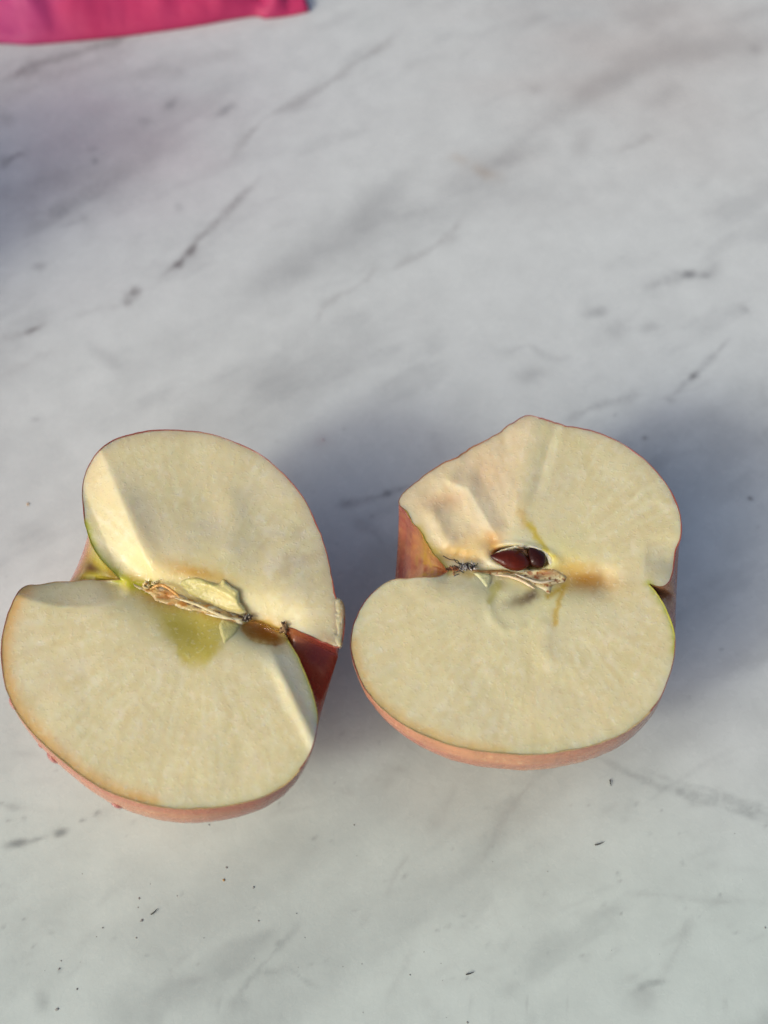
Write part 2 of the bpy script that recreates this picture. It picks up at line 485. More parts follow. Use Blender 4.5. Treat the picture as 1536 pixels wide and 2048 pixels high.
def build_half(spec):
    H, f = spec['H'], spec['f']
    NT = 300
    top = resample(catmull(spec['top']), NT); bot = resample(catmull(spec['bot']), NT)
    # ragged edge where the fruit was torn, clean elsewhere
    for cur, sd_ in ((top, 1), (bot, 2)):
        T = np.gradient(cur, axis=0); T /= np.linalg.norm(T, axis=1)[:, None]
        nn = np.stack([-T[:, 1], T[:, 0]], 1)
        s = np.arange(NT)
        amp = spec['rag'](cur[:, 0], cur[:, 1])*np.minimum(1, np.minimum(s, NT-1-s)/12)
        cur += nn*(amp*(fbm(s/7.0, s*0+sd_, 5, 3)))[:, None]
    A0, B0 = top[0], top[-1]
    def to3(P, dz=0.):
        return unproj(P[:, 0], P[:, 1], H+f(P[:, 0], P[:, 1])+dz)
    root = bpy.data.objects.new('apple_half', None); C.objects.link(root)
    c2 = .5*(A0+B0); c3 = unproj(c2[0], c2[1], H)
    org = np.array([c3[0], c3[1], 0.0]); root.location = org*CM
    root['label'] = spec['label']; root['category'] = 'apple half'
    root['group'] = 'halves of one broken apple on the marble'
    NP = 120
    def sweep(topc, botc, kk, dz):
        Pt, Pb = to3(topc, dz), to3(botc, dz)
        a, b = to3(A0[None])[0], to3(B0[None])[0]
        a[2] = b[2] = H-.15
        U = (b-a)/np.linalg.norm(b-a)
        ut, ub = (Pt-a)@U, (Pb-a)@U
        Wt, Wb = Pt-a-ut[:, None]*U, Pb-a-ub[:, None]*U
        um = .5*np.linalg.norm(b-a)
        ph = np.linspace(0, math.pi, NP)
        c, s = np.cos(ph), np.sin(ph)
        wgt = .5*(1-c)
        wu = sstep(0, spec.get('wu', .5), ph/math.pi)
        u = ub[None]*(1-wu[:, None])+ut[None]*wu[:, None]
        # each end can be a little narrower low down
        q = np.where(u < um, spec['sq'][0], spec['sq'][1])*sstep(.2, 1.0, np.abs(u-um)/4.0)
        u = um+(u-um)*(1-q*s[:, None]**1.2)
        Rt = np.hypot(np.linalg.norm(Wt, axis=1), 0); Rb = np.linalg.norm(Wb, axis=1)
        Rr = Rb[None]*(1-wgt[:, None])+Rt[None]*wgt[:, None]
        cb = np.clip(c, 0, 1)[:, None, None]; ct = np.clip(-c, 0, 1)[:, None, None]
        ex = spec.get('bulge', .07)
        bul = (1+ex*np.sin(2*np.minimum(ph, math.pi-ph))[:, None])[..., None]
        V = a+u[..., None]*U+(Wb[None]*cb+Wt[None]*ct)*bul
        V[..., 2] -= (kk*Rr*s[:, None])
        return V
    V = sweep(top, bot, 1.0, 0)
    lowest = V[..., 2].min()
    kz = (H-.15)/((H-.15)-lowest)      # depth factor that lets the skin just touch the table
    V = sweep(top, bot, kz*1.0, 0)
    # rub a small flat where it sits
    print('half kz', kz, 'zmin', V[..., 2].min())
    tt = np.linspace(0, 1, NT)[None].repeat(NP, 0); pp = np.linspace(0, 1, NP)[:, None].repeat(NT, 1)
    scol = spec['skin'](tt, pp, V)
    Vs = V.reshape(-1, 3); Fs = grid_faces(NP, NT).tolist()
    # rim of the skin round the torn face
    poly = np.vstack([bot, top[::-1][1:-1]])
    pin = offset_in(poly, spec.get('rim', 2.6)*(0.75+.45*vnoise(np.arange(len(poly))/9., np.zeros(len(poly)), 3))[:, None])
    ro, ri = to3(poly, .006), to3(pin, .006)
    rl = ri.copy(); rl[:, 2] -= .05
    m = len(poly); n0 = len(Vs)
    Fr = []
    for i in range(m):
        j = (i+1) % m
        Fr.append([n0+i, n0+j, n0+m+j, n0+m+i]); Fr.append([n0+m+i, n0+m+j, n0+2*m+j, n0+2*m+i])
    rc = spec['rimcol'](poly)
    allc = np.vstack([scol.reshape(-1, 3), rc, rc, rc])
    skin = mesh_obj('skin', np.vstack([Vs, ro, ri, rl]), Fs+Fr, M_SKIN, root, col=allc, origin=c3)
    # flesh: torn surface + body just inside the skin
    fin = offset_in(poly, 1.4)
    xs0, xs1 = fin[:, 0].min(), fin[:, 0].max(); ys0, ys1 = fin[:, 1].min(), fin[:, 1].max()
    st = 4.0
    gx = []; 
    rs = np.random.RandomState(3)
    rows = int((ys1-ys0)/(st*.866))+1
    for r in range(rows):
        xx = np.arange(xs0+(r % 2)*st/2, xs1, st); yy = np.full(len(xx), ys0+r*st*.866)
        gx.append(np.stack([xx, yy], 1))
    G = np.vstack(gx); G += rs.uniform(-.5, .5, G.shape)
    # inside test
    x, y = G[:, 0], G[:, 1]; ins = np.zeros(len(G), bool)
    q = np.roll(fin, -1, 0)
    for (x1, y1), (x2, y2) in zip(fin, q):
        if y1 == y2: continue
        cnd = ((y1 > y) != (y2 > y)) & (x < (x2-x1)*(y-y1)/(y2-y1)+x1)
        ins ^= cnd
    G = G[ins]
    dmin = np.full(len(G), 1e9)
    for k in range(0, len(fin)):
        dmin = np.minimum(dmin, np.hypot(G[:, 0]-fin[k, 0], G[:, 1]-fin[k, 1]))
    G = G[dmin > 2.0]
    pts = np.vstack([fin, G]); n = len(fin)
    vo, eo, fo, *_ = delaunay_2d_cdt([Vector(p) for p in pts.tolist()], [(i, (i+1) % n) for i in range(n)], [], 1, 1e-4, False)
    vp = np.array([tuple(v) for v in vo])
    L3 = to3(vp, 0)
    lcol = spec['flesh'](vp[:, 0], vp[:, 1])
    fcs = triangles_in(vp, fo, fin)
    fi2 = offset_in(poly, 4.5); fi2[0] = A0; fi2[NT-1] = B0
    tb = fi2[:NT]; tp = np.vstack([fi2[NT-1:NT], fi2[NT:], fi2[:1]])[::-1]
    U2 = sweep(tp, tb, kz, -.05)
    uc = np.tile(lin([214, 205, 165]), (U2.reshape(-1, 3).shape[0], 1))
    U2 = U2[:, 36:NT-36]; uc = uc[:U2.shape[0]*U2.shape[1]]
    Vf, Ff = join([(L3, fcs), (U2.reshape(-1, 3), grid_faces(NP, U2.shape[1]))])
    mesh_obj('flesh', Vf, Ff, M_FLESH, root, col=np.vstack([lcol, uc]), origin=c3)
    return root, to3, V, c3

def gauss(x, y, cx, cy, rx, ry, rot=0):
    c, s = math.cos(R(rot)), math.sin(R(rot))
    dx, dy = x-cx, y-cy
    return np.exp(-((dx*c-dy*s)/rx)**2-((dx*s+dy*c)/ry)**2)

def ridge(x, y, pts, w):
    d, p = segdist(x, y, pts)
    return np.exp(-(d/w)**2)*np.clip(np.minimum(p, 1-p)*6+.1, 0, 1)

FL = [233, 223, 175]           # flesh pigment


L_top = [(240, 1159), (218, 1137), (196, 1112), (180, 1085), (170, 1050), (165, 1010), (166, 965), (180, 925), (210, 890),
         (260, 868), (330, 859), (400, 864), (460, 880), (520, 908), (570, 950), (610, 1000), (638, 1060), (658, 1120), (668, 1170),
         (674, 1200), (686, 1225), (688, 1262), (680, 1296), (650, 1287), (610, 1268), (580, 1256), (566, 1262)]
L_bot = [(240, 1159), (210, 1160), (170, 1162), (130, 1164), (90, 1167), (48, 1172), (26, 1200), (10, 1245), (2, 1290), (3, 1335),
         (14, 1385), (40, 1435), (80, 1483), (130, 1527), (185, 1567), (240, 1594), (300, 1611), (370, 1619), (440, 1615), (510, 1600),
         (570, 1570), (608, 1528), (630, 1480), (636, 1440), (630, 1400), (615, 1355), (597, 1315), (580, 1285), (566, 1262)]

def f_left(x, y):
    z = 0*x
    ax = side(x, y, (240, 1159), (566, 1262))          # >0 below the core line
    d, p = segdist(x, y, [(250, 1162), (400, 1212), (560, 1258)])
    z -= .22*np.exp(-(d/42)**2)
    # upper lobe leans away up and to the right
    up = sstep(10, -60, ax)
    z -= up*.0005*np.clip(side(x, y, (312, 1155), (230, 950)), 0, 600)
    z += up*.10*np.exp(-((ax+90)/80)**2)
    # facet at the stem end of the upper lobe
    s = side(x, y, (316, 1160), (222, 935))            # >0 to the right
    z += up*(-.0045*np.clip(-s-6, 0, 62))
    z += up*.05*np.exp(-((s+4)/26)**2)*sstep(930, 1010, y)
    z += .03*ridge(x, y, [(455, 975), (470, 1050), (450, 1120)], 26)
    z -= .010*ridge(x, y, [(500, 960), (530, 1060), (520, 1150)], 36)
    z += .025*ridge(x, y, [(590, 1050), (560, 1150), (600, 1200)], 36)
    # lower lobe
    lo = sstep(-6, 14, ax)
    g = 1196+ .09*(x-60)-((x-150)/110)**2*16           # edge of the shaded facet
    z -= lo*.0070*np.clip(1214-((x-150)/120)**2*26-y, 0, 90)*sstep(262, 235, x)
    s2 = side(x, y, (545, 1318), (634, 1500))          # <0 to the right of the line
    z -= lo*.004*np.clip(-s2-4, 0, 80)
    z += lo*.05*np.exp(-(s2/13)**2)*sstep(1300, 1360, y)
    z += lo*.008*fbm(x/60, y/130, 61, 2)
    z += lo*.005*fbm((x*.85+y*.5)/14, (y*.85-x*.5)/60, 64, 3)*sstep(1330, 1420, y)
    # impression of the carpel
    z -= .10*gauss(x, y, 385, 1265, 62, 34, -12)
    # hollow with juice at the calyx
    z -= .22*gauss(x, y, 524, 1264, 42, 20, -20)
    z += .010*fbm(x/75, y/75, 51, 2)+.003*fbm(x/12, y/12, 55, 3)
    return z

def flesh_left(x, y):
    col = flesh_grain(np.tile(lin(FL), (len(x), 1)), x, y, (400, 1212), 700)
    ax = side(x, y, (240, 1159), (566, 1262))
    w = fbm(x/70, y/70, 71, 4)
    col = paint(col, .35*sstep(-.1, .6, w), [232, 220, 190])
    col = paint(col, .25*sstep(0, .6, fbm(x/40, y/90, 72, 3)), [228, 214, 156])
    jx = x+6*fbm(x/12, y/12, 73, 3); jy = y+6*fbm(x/12+9, y/12, 74, 3)
    # whiter juicy skin-side flesh in the upper lobe
    col = paint(col, .5*sstep(0, .5, fbm(x/30, y/38, 75, 4))*gauss(x, y, 560, 1100, 110, 120), [236, 230, 210])
    col = paint(col, .5*sstep(.0, .5, fbm(x/26, y/26, 76, 3))*gauss(x, y, 590, 1130, 90, 110), [214, 198, 160])
    # browned rim
    rim = offd(x, y, L_bot[5:17])
    col = paint(col, .95*np.exp(-(rim/22)**2), [240, 186, 110])
    rim = offd(x, y, L_bot[1:6]); col = paint(col, .3*np.exp(-(rim/8)**2), [200, 170, 110])
    rim = offd(x, y, L_bot[16:22]); col = paint(col, .45*np.exp(-(rim/9)**2), [222, 200, 120])
    rim = offd(x, y, L_top[6:22]); col = paint(col, .40*np.exp(-(rim/18)**2), [206, 176, 142])
    rim = offd(x, y, L_top[0:5]); col = paint(col, .95*np.exp(-(rim/10)**2), [196, 198, 50])
    rim = offd(x, y, L_bot[23:]); col = paint(col, .8*np.exp(-(rim/8)**2), [206, 206, 96])
    rim = offd(x, y, L_top[20:24]); col = paint(col, .7*np.exp(-(rim/20)**2), [214, 172, 124])
    # stains at the core
    q = np.maximum(np.abs(jx-388-(jy-1270)*.25)/70, np.abs(jy-1268)/62)
    tri = sstep(1.25, .6, np.abs(jx-392)/np.clip(92-(jy-1225)*.62, 10, 200))*sstep(1208, 1226, jy+.0*jx-.22*(jx-390))*sstep(1350, 1312, jy)
    col = paint(col, .80*tri, [206, 190, 66])
    col = paint(col, .60*gauss(jx, jy, 372, 1258, 42, 24, -10), [180, 160, 36])
    col = paint(col, .40*gauss(jx, jy, 415, 1290, 34, 18, 0), [196, 176, 50])
    col = paint(col, .5*gauss(x, y, 380, 1190, 120, 62, -14), [226, 214, 110])
    col = paint(col, .85*gauss(jx, jy, 392, 1146, 62, 17, -14), [200, 154, 54])
    col = paint(col, .55*gauss(jx, jy, 440, 1168, 32, 14, -20), [202, 172, 96])
    col = paint(col, .8*gauss(jx, jy, 315, 1192, 42, 20, -22), [196, 140, 62])
    d, p = segdist(jx, jy, [(262, 1165), (330, 1190), (400, 1212), (480, 1240), (560, 1260)])
    col = paint(col, .85*np.exp(-(d/15)**2), [200, 150, 44])
    d, p = segdist(jx, jy, [(228, 1150), (262, 1168), (300, 1176)])
    col = paint(col, .9*np.exp(-(d/13)**2), [190, 190, 30])
    col = paint(col, .95*sstep(1.15, .85, np.hypot((jx-520-.0*jy)/42, (jy-1266-(jx-520)*.35)/19)), [190, 128, 34])
    col = paint(col, .5*gauss(jx, jy, 545, 1255, 30, 8, -22), [224, 200, 90])
    col = paint(col, .6*gauss(jx, jy, 470, 1262, 22, 20), [232, 226, 170])
    col = paint(col, .30*gauss(jx, jy, 540, 1330, 60, 30, -40), [236, 234, 190])
    col = paint(col, .55*np.exp(-(side(x, y, (560, 1325), (634, 1490))+8)**2/300)*(y > 1310)*(x > 500), [240, 238, 212])
    return col

def offd(x, y, pts):
    d, p = segdist(x, y, catmull(pts, 4).tolist())
    return d+3*vnoise(x/9, y/9, 88)

def skin_base(tt, pp, V, seed):
    """blush red streaks over warm yellow"""
    n1 = fbm(pp*34, tt*3.2, seed, 4); n2 = fbm(pp*110, tt*6, seed+3, 3)
    col = np.tile(lin([204, 148, 108]), (tt.size, 1))
    k = np.clip(.42+1.0*n1+.6*n2, 0, 1).ravel()
    col = paint(col, k, [178, 104, 86])
    sp = vnoise(pp*240, tt*300, seed+7).ravel()
    col = paint(col, .5*sstep(.72, .9, sp), [226, 190, 140])
    return col

def skin_left(tt, pp, V):
    col = skin_base(tt, pp, V, 200)
    t, p = tt.ravel(), pp.ravel()
    n = fbm(pp*30, tt*12, 210, 3).ravel()
    col = paint(col, .9*sstep(.50, .86, t+.05*n), [132, 44, 38])
    col = paint(col, .9*sstep(.93, .98, t), [156, 96, 60])
    col = paint(col, .95*sstep(.155, .07, t+.02*n), [176, 166, 52])
    col = paint(col, .6*sstep(.05, .02, t+.01*n), [120, 84, 40])
    col = paint(col, .85*np.exp(-((t-.075)/.03)**2-((p-.60)/.07)**2), [70, 36, 30])
    col = paint(col, .55*np.exp(-((t-.15)/.05)**2), [168, 108, 92])
    return col

def rim_left(P):
    x, y = P[:, 0], P[:, 1]
    c = np.tile(lin([150, 74, 56]), (len(P), 1))
    c = paint(c, .95*((y > 1380) & (x < 600)), [216, 184, 118])
    c = paint(c, .9*np.exp(-(offd(x, y, L_top[0:5])/10)**2), [176, 184, 50])
    c = paint(c, .9*np.exp(-(offd(x, y, L_bot[23:])/8)**2), [180, 172, 70])
    c = paint(c, .8*np.exp(-(offd(x, y, L_bot[0:6])/8)**2), [190, 160, 104])
    c = paint(c, .7*((x < 30) & (y > 1180)), [206, 140, 90])
    return c

left_root, left3, left_skin, left_c = build_half(dict(
    H=3.62, f=f_left, top=L_top, bot=L_bot, sq=(.03, .05), bulge=.10,
    rag=lambda x, y: 1.2+3.0*(y < 1180)*(y > 1150)*(x < 220)+2*(x > 640),
    skin=skin_left, rimcol=rim_left, flesh=flesh_left,
    label='left apple half with a green stem hollow and a yellow patch below its core'))

# ---------- right half
R_top = [(896, 1143), (876, 1118), (856, 1092), (834, 1058), (812, 1026), (799, 1008), (804, 990), (830, 965), (868, 938), (915, 912),
         (965, 884), (1010, 856), (1048, 834), (1062, 831), (1085, 836), (1108, 844), (1124, 849), (1132, 852), (1160, 855), (1205, 868),
         (1250, 890), (1292, 921), (1328, 960), (1352, 1000), (1362, 1040), (1362, 1075), (1352, 1105), (1348, 1135), (1340, 1162),
         (1322, 1174), (1298, 1168)]
R_bot = [(896, 1143), (880, 1152), (850, 1156), (820, 1158), (790, 1160), (758, 1174), (728, 1204), (708, 1245), (701, 1290), (708, 1330),
         (728, 1375), (762, 1415), (810, 1452), (868, 1480), (930, 1498), (1000, 1508), (1070, 1510), (1140, 1502), (1210, 1484),
         (1270, 1452), (1315, 1405), (1340, 1350), (1350, 1305), (1350, 1268), (1340, 1234), (1324, 1202), (1312, 1183), (1298, 1168)]

def f_right(x, y):
    z = 0*x
    ax = side(x, y, (896, 1143), (1298, 1168))
    d, p = segdist(x, y, [(900, 1143), (1060, 1153), (1200, 1162)])
    z -= .16*np.exp(-(d/30)**2)
    up = sstep(8, -50, ax)
    # peeled flap on the upper left
    s = side(x, y, (1040, 1075), (1085, 835))          # <0 to the left
    fl = sstep(8, -30, s)*up
    z -= fl*.0013*np.clip(-s, 0, 300)
    z -= .02*tent(x, y, [(1118, 846), (1098, 890), (1086, 940), (1062, 1010)], 16)
    z += .032*tent(x, y, [(1066, 838), (1048, 900), (1034, 980), (1026, 1060)], 44)
    z += .07*tent(x, y, [(868, 950), (935, 977), (968, 1030), (1000, 1085)], 34)+.02*fl*fbm(x/26, y/34, 158, 4)
    z -= .03*gauss(x, y, 972, 945, 30, 36, 20)
    z -= .04*gauss(x, y, 893, 1002, 34, 18, 12)
    z += .06*ridge(x, y, [(860, 1010), (880, 1060), (905, 1095)], 16)
    z -= .07*gauss(x, y, 985, 1092, 20, 22)
    z -= .10*gauss(x, y, 915, 1115, 40, 12, -5)
    z -= up*.0006*np.clip(1000-y, 0, 200)
    z -= .004*np.clip(-side(x, y, (1298, 1010), (1298, 1168)), 0, 0)
    # stem end of the upper lobe rolls down
    z -= up*.003*np.clip(x-1290, 0, 80)*sstep(1060, 1130, y)
    # seed chamber
    r = np.hypot((x-1042)/57, (y-1115-(x-1042)*.10)/22)
    z -= .42*sstep(1.12, .75, r)
    z += .03*np.exp(-((r-1.25)/.2)**2)
    lo = sstep(-4, 12, ax)
    z -= .06*gauss(x, y, 1052, 1196, 44, 22, 12)
    z -= .05*gauss(x, y, 985, 1185, 26, 30)
    z += lo*.022*ridge(x, y, [(968, 1180), (985, 1240), (1010, 1262), (1060, 1255), (1110, 1205)], 10)
    z += lo*.025*ridge(x, y, [(1090, 1230), (1085, 1290), (1110, 1340)], 20)
    z += lo*.008*fbm(x/60, y/60, 161, 2)+lo*.005*fbm((x-1040)/22, (y-1150)/70, 163, 3)*sstep(1250, 1320, y)
    z += .009*fbm(x/70, y/70, 151, 2)+.004*fbm(x/14, y/14, 155, 3)
    return z

def flesh_right(x, y):
    col = flesh_grain(np.tile(lin(FL), (len(x), 1)), x, y, (1070, 1152), 720)
    w = fbm(x/70, y/70, 171, 4)
    col = paint(col, .35*sstep(-.1, .6, w), [224, 216, 184])
    col = paint(col, .22*sstep(0, .6, fbm(x/40, y/60, 172, 3)), [222, 212, 156])
    jx = x+6*fbm(x/12, y/12, 173, 3); jy = y+6*fbm(x/12+9, y/12, 174, 3)
    s = side(x, y, (1040, 1075), (1085, 835))
    fl = sstep(5, -40, s)*(y < 1140)
    col = paint(col, .45*fl, [232, 208, 174])
    col = paint(col, .40*gauss(jx, jy, 968, 945, 36, 40, 20), [228, 192, 148])
    col = paint(col, .60*gauss(jx, jy, 890, 1000, 44, 18, 10), [216, 178, 134])
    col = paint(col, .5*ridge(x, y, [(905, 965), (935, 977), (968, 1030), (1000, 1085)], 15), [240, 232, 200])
    rim = offd(x, y, R_bot[8:16]); col = paint(col, .85*np.exp(-(rim/18)**2), [238, 194, 120])
    rim = offd(x, y, R_bot[15:21]); col = paint(col, .35*np.exp(-(rim/9)**2), [222, 206, 130])
    rim = offd(x, y, R_top[13:24]); col = paint(col, .35*np.exp(-(rim/15)**2), [208, 184, 148])
    rim = offd(x, y, R_top[5:13]); col = paint(col, .35*np.exp(-(rim/12)**2), [214, 180, 140])
    rim = offd(x, y, R_top[0:4]); col = paint(col, .9*np.exp(-(rim/10)**2), [214, 188, 60])
    rim = offd(x, y, R_bot[22:]); col = paint(col, .9*np.exp(-(rim/8)**2), [196, 200, 76])
    # pale green-white round the core
    col = paint(col, .55*gauss(x, y, 1055, 1170, 120, 95), [228, 228, 184])
    col = paint(col, .6*np.exp(-((np.hypot((jx-1042)/60, (jy-1112)/28)-1.2)/.3)**2), [238, 236, 208])
    # amber and brown stains
    col = paint(col, .5*gauss(x, y, 1100, 1140, 80, 60), [232, 224, 120])
    col = paint(col, .92*gauss(jx, jy, 1168, 1161, 66, 24, -6), [184, 128, 22])
    col = paint(col, .55*gauss(jx, jy, 1150, 1135, 45, 16, -6), [212, 170, 66])
    col = paint(col, .8*ridge(jx, jy, [(1135, 1165), (1118, 1200), (1112, 1225), (1108, 1260)], 6), [210, 176, 60])
    col = paint(col, .8*ridge(jx, jy, [(1140, 1168), (1105, 1186), (1090, 1194)], 7), [196, 160, 20])
    col = paint(col, .85*ridge(jx, jy, [(1045, 1035), (1062, 1058), (1080, 1084), (1098, 1108), (1120, 1120)], 7), [214, 190, 30])
    col = paint(col, .6*gauss(jx, jy, 1044, 1032, 8, 22, 10), [222, 186, 110])
    col = paint(col, .80*gauss(jx, jy, 988, 1090, 18, 27, 8), [222, 154, 44])
    col = paint(col, .70*gauss(jx, jy, 925, 1108, 52, 15, -6), [220, 172, 46])
    col = paint(col, .5*gauss(jx, jy, 950, 1085, 40, 20, -6), [226, 196, 120])
    d, p = segdist(jx, jy, [(900, 1143), (980, 1146), (1060, 1150), (1140, 1162)])
    col = paint(col, .6*np.exp(-(d/8)**2), [190, 162, 96])
    col = paint(col, .8*gauss(jx, jy, 1048, 1198, 34, 11, 22), [128, 104, 66])
    col = paint(col, .75*gauss(jx, jy, 1066, 1190, 13, 10, 22), [96, 70, 52])
    col = paint(col, .6*gauss(jx, jy, 997, 1166, 14, 14), [140, 130, 84])
    col = paint(col, .7*ridge(jx, jy, [(1000, 1160), (985, 1190), (975, 1212)], 10), [196, 188, 92])
    col = paint(col, .5*gauss(jx, jy, 945, 1150, 14, 7), [206, 176, 60])
    # chamber walls
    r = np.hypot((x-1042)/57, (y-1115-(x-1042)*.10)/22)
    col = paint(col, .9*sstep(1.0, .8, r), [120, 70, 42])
    return col

def skin_right(tt, pp, V):
    col = skin_base(tt, pp, V, 230)
    t, p = tt.ravel(), pp.ravel()
    n = fbm(pp*30, tt*12, 240, 3).ravel()
    col = paint(col, .75*sstep(.20, .08, t+.03*n), [184, 142, 96])
    col = paint(col, .7*sstep(.0, .45, fbm(pp*16, tt*60, 260, 4).ravel())*sstep(.2, .1, t), [150, 84, 62])
    col = paint(col, .6*sstep(.1, .5, fbm(pp*22, tt*70, 264, 3).ravel())*sstep(.16, .06, t), [196, 168, 62])
    col = paint(col, .6*np.exp(-((t-.14)/.05)**2)*(p > .3), [170, 84, 84])
    col = paint(col, .9*sstep(.05, .01, t+.02*n), [140, 74, 40])
    col = paint(col, .8*np.exp(-((t-.07)/.02)**2)*sstep(.6, .9, p), [190, 150, 60])
    col = paint(col, .55*sstep(.55, .8, t+.04*n), [134, 58, 58])
    col = paint(col, .55*sstep(.93, .97, t+.01*n), [150, 110, 56])
    col = paint(col, .25*np.clip(fbm(pp*14, tt*50, 250, 3).ravel()*2, 0, 1)*sstep(.3, .1, t), [214, 160, 96])
    return col

def rim_right(P):
    x, y = P[:, 0], P[:, 1]
    c = np.tile(lin([150, 76, 62]), (len(P), 1))
    c = paint(c, .95*((y > 1400) & (x < 1300)), [214, 184, 122])
    c = paint(c, .9*np.exp(-(offd(x, y, R_top[0:5])/10)**2), [206, 176, 60])
    c = paint(c, .9*np.exp(-(offd(x, y, R_bot[23:])/10)**2), [184, 186, 66])
    c = paint(c, .8*np.exp(-(offd(x, y, R_bot[0:6])/8)**2), [206, 190, 140])
    c = paint(c, .7*np.exp(-(offd(x, y, R_top[5:12])/8)**2), [186, 134, 90])
    return c

right_root, right3, right_skin, right_c = build_half(dict(
    H=3.55, f=f_right, top=R_top, bot=R_bot, sq=(.02, -.13), bulge=.085,
    rag=lambda x, y: 1.2+2.5*(y < 1170)*(x < 1130),
    skin=skin_right, rimcol=rim_right, flesh=flesh_right,
    label='right apple half with two glossy brown seeds and a jagged corner, on marble'))

# ------------------------------------------------------------------ small parts of the halves
def patch(name, poly, zf, colf, mat, root, f3, step=3.0, thick=.04, H=3.6, ff=None, jag=0):
    """thin lumpy piece lying on the torn face: outline in picture space, height above the face zf"""
    P = resample(np.vstack([catmull(poly+[poly[0]], 8)]), max(24, int(len(poly)*7)))[:-1]
    if jag:
        P = P+jag*np.stack([fbm(np.arange(len(P))*.22, P[:, 0]*0, 3, 3), fbm(np.arange(len(P))*.2, P[:, 0]*0+4, 5, 3)], 1)
    x0, x1, y0, y1 = P[:, 0].min(), P[:, 0].max(), P[:, 1].min(), P[:, 1].max()
    gx, gy = np.meshgrid(np.arange(x0, x1, step), np.arange(y0, y1, step))
    G = np.stack([gx.ravel(), gy.ravel()], 1)+np.random.RandomState(1).uniform(-.4, .4, (gx.size, 2))
    ins = np.zeros(len(G), bool); Q = np.roll(P, -1, 0)
    for (ax, ay), (bx, by) in zip(P, Q):
        if ay == by: continue
        ins ^= ((ay > G[:, 1]) != (by > G[:, 1])) & (G[:, 0] < (bx-ax)*(G[:, 1]-ay)/(by-ay)+ax)
    G = G[ins]
    dm = np.full(len(G), 1e9)
    for p in P: dm = np.minimum(dm, np.hypot(G[:, 0]-p[0], G[:, 1]-p[1]))
    G = G[dm > step*.6]
    pts = np.vstack([P, G]); n = len(P)
    vo, eo, fo, *_ = delaunay_2d_cdt([Vector(p) for p in pts.tolist()], [(i, (i+1) % n) for i in range(n)], [], 1, 1e-4, False)
    vp = np.array([tuple(v) for v in vo])
    T = triangles_in(vp, fo, P)
    edge = np.full(len(vp), 1e9)
    for p in P: edge = np.minimum(edge, np.hypot(vp[:, 0]-p[0], vp[:, 1]-p[1]))
    z = zf(vp[:, 0], vp[:, 1], edge)
    up = f3(vp, z)
    dn = up.copy(); dn[:, 2] -= thick
    nn = len(vp)
    F = T+[[i+nn for i in t][::-1] for t in T]
    # find boundary order
    from collections import Counter
    ec = Counter()
    for t in T:
        for k in range(3): ec[(t[k], t[(k+1) % 3])] += 1
    for (a, b) in list(ec):
        if (b, a) not in ec: F.append([b, a, a+nn, b+nn])
    col = colf(vp[:, 0], vp[:, 1], edge)
    org = up.mean(0)
    return mesh_obj(name, np.vstack([up, dn]), F, mat, root, col=np.vstack([col, col]), origin=org)

# left core: ragged strip of fibres and papery carpel walls
def colL(x, y, e):
    c = np.tile(lin([222, 196, 136]), (len(x), 1))
    c = paint(c, .9*sstep(0, .45, fbm(x/16, y/6, 301, 3)), [200, 138, 62])
    c = paint(c, .9*sstep(.15, .5, fbm(x/12, y/5, 302, 3)), [236, 230, 196])
    c = paint(c, .7*gauss(x, y, 335, 1188, 26, 14), [206, 134, 58])
    d, p = segdist(x, y, [(345, 1192), (362, 1200), (420, 1222), (450, 1230), (498, 1238)])
    c = paint(c, np.clip(1.3*np.exp(-(d/3.5)**2)*sstep(-.25, .3, vnoise(x/8, y/8, 303)), 0, 1), [62, 34, 26])
    return c
patch('core', [(262, 1164), (290, 1172), (318, 1170), (345, 1178), (375, 1193), (420, 1207), (455, 1218), (498, 1236), (488, 1250),
               (450, 1240), (410, 1228), (375, 1222), (345, 1214), (312, 1204), (300, 1190), (278, 1180)],
      lambda x, y, e: -.02+.06*np.clip(e/7, 0, 1)+.04*np.clip(e/7, 0, 1)*fbm(x/14, y/5, 310, 3), colL, M_CORE, left_root, left3, 2.2, .08, jag=3)
patch('carpel_flap', [(356, 1170), (366, 1156), (392, 1150), (420, 1160), (438, 1168), (446, 1158), (462, 1172), (476, 1182), (480, 1202),
                      (492, 1226), (455, 1222), (410, 1206), (375, 1190)],
      lambda x, y, e: -.03+.05*np.clip(e/7, 0, 1)+.11*sstep(405, 485, x)+.03*ridge(x, y, [(400, 1165), (440, 1180), (478, 1205)], 6)+.012*fbm(x/22, y/8, 320, 3),
      lambda x, y, e: paint(paint(paint(np.tile(lin([240, 216, 138]), (len(x), 1)), .75*sstep(445, 375, x), [216, 200, 112]),
                            .5*sstep(.2, .6, fbm(x/22, y/4, 322, 3)), [200, 160, 74]), .4*np.exp(-(e/3)**2)*(x > 450), [240, 234, 196]), M_CORE, left_root, left3, 2.4, .04, jag=1.5)
patch('carpel_wall', [(445, 1236), (480, 1246), (478, 1262), (462, 1278), (448, 1290), (440, 1272), (436, 1250)],
      lambda x, y, e: -.02+.05*np.clip(e/6, 0, 1)+.01*fbm(x/10, y/10, 330, 2),
      lambda x, y, e: np.tile(lin([236, 218, 140]), (len(x), 1)), M_CORE, left_root, left3, 2.6, .04, jag=2)
# pool of juice beside the calyx
patch('juice', [(484, 1247), (500, 1240), (520, 1244), (545, 1254), (572, 1266), (574, 1278), (556, 1288), (528, 1287), (503, 1280), (488, 1264)],
      lambda x, y, e: .05+.03*np.clip(e/12, 0, 1)**.5+.02*fbm(x/12, y/8, 350, 2), lambda x, y, e: np.tile(lin([200, 150, 60]), (len(x), 1)), M_JUICE, left_root, left3, 3, .10)
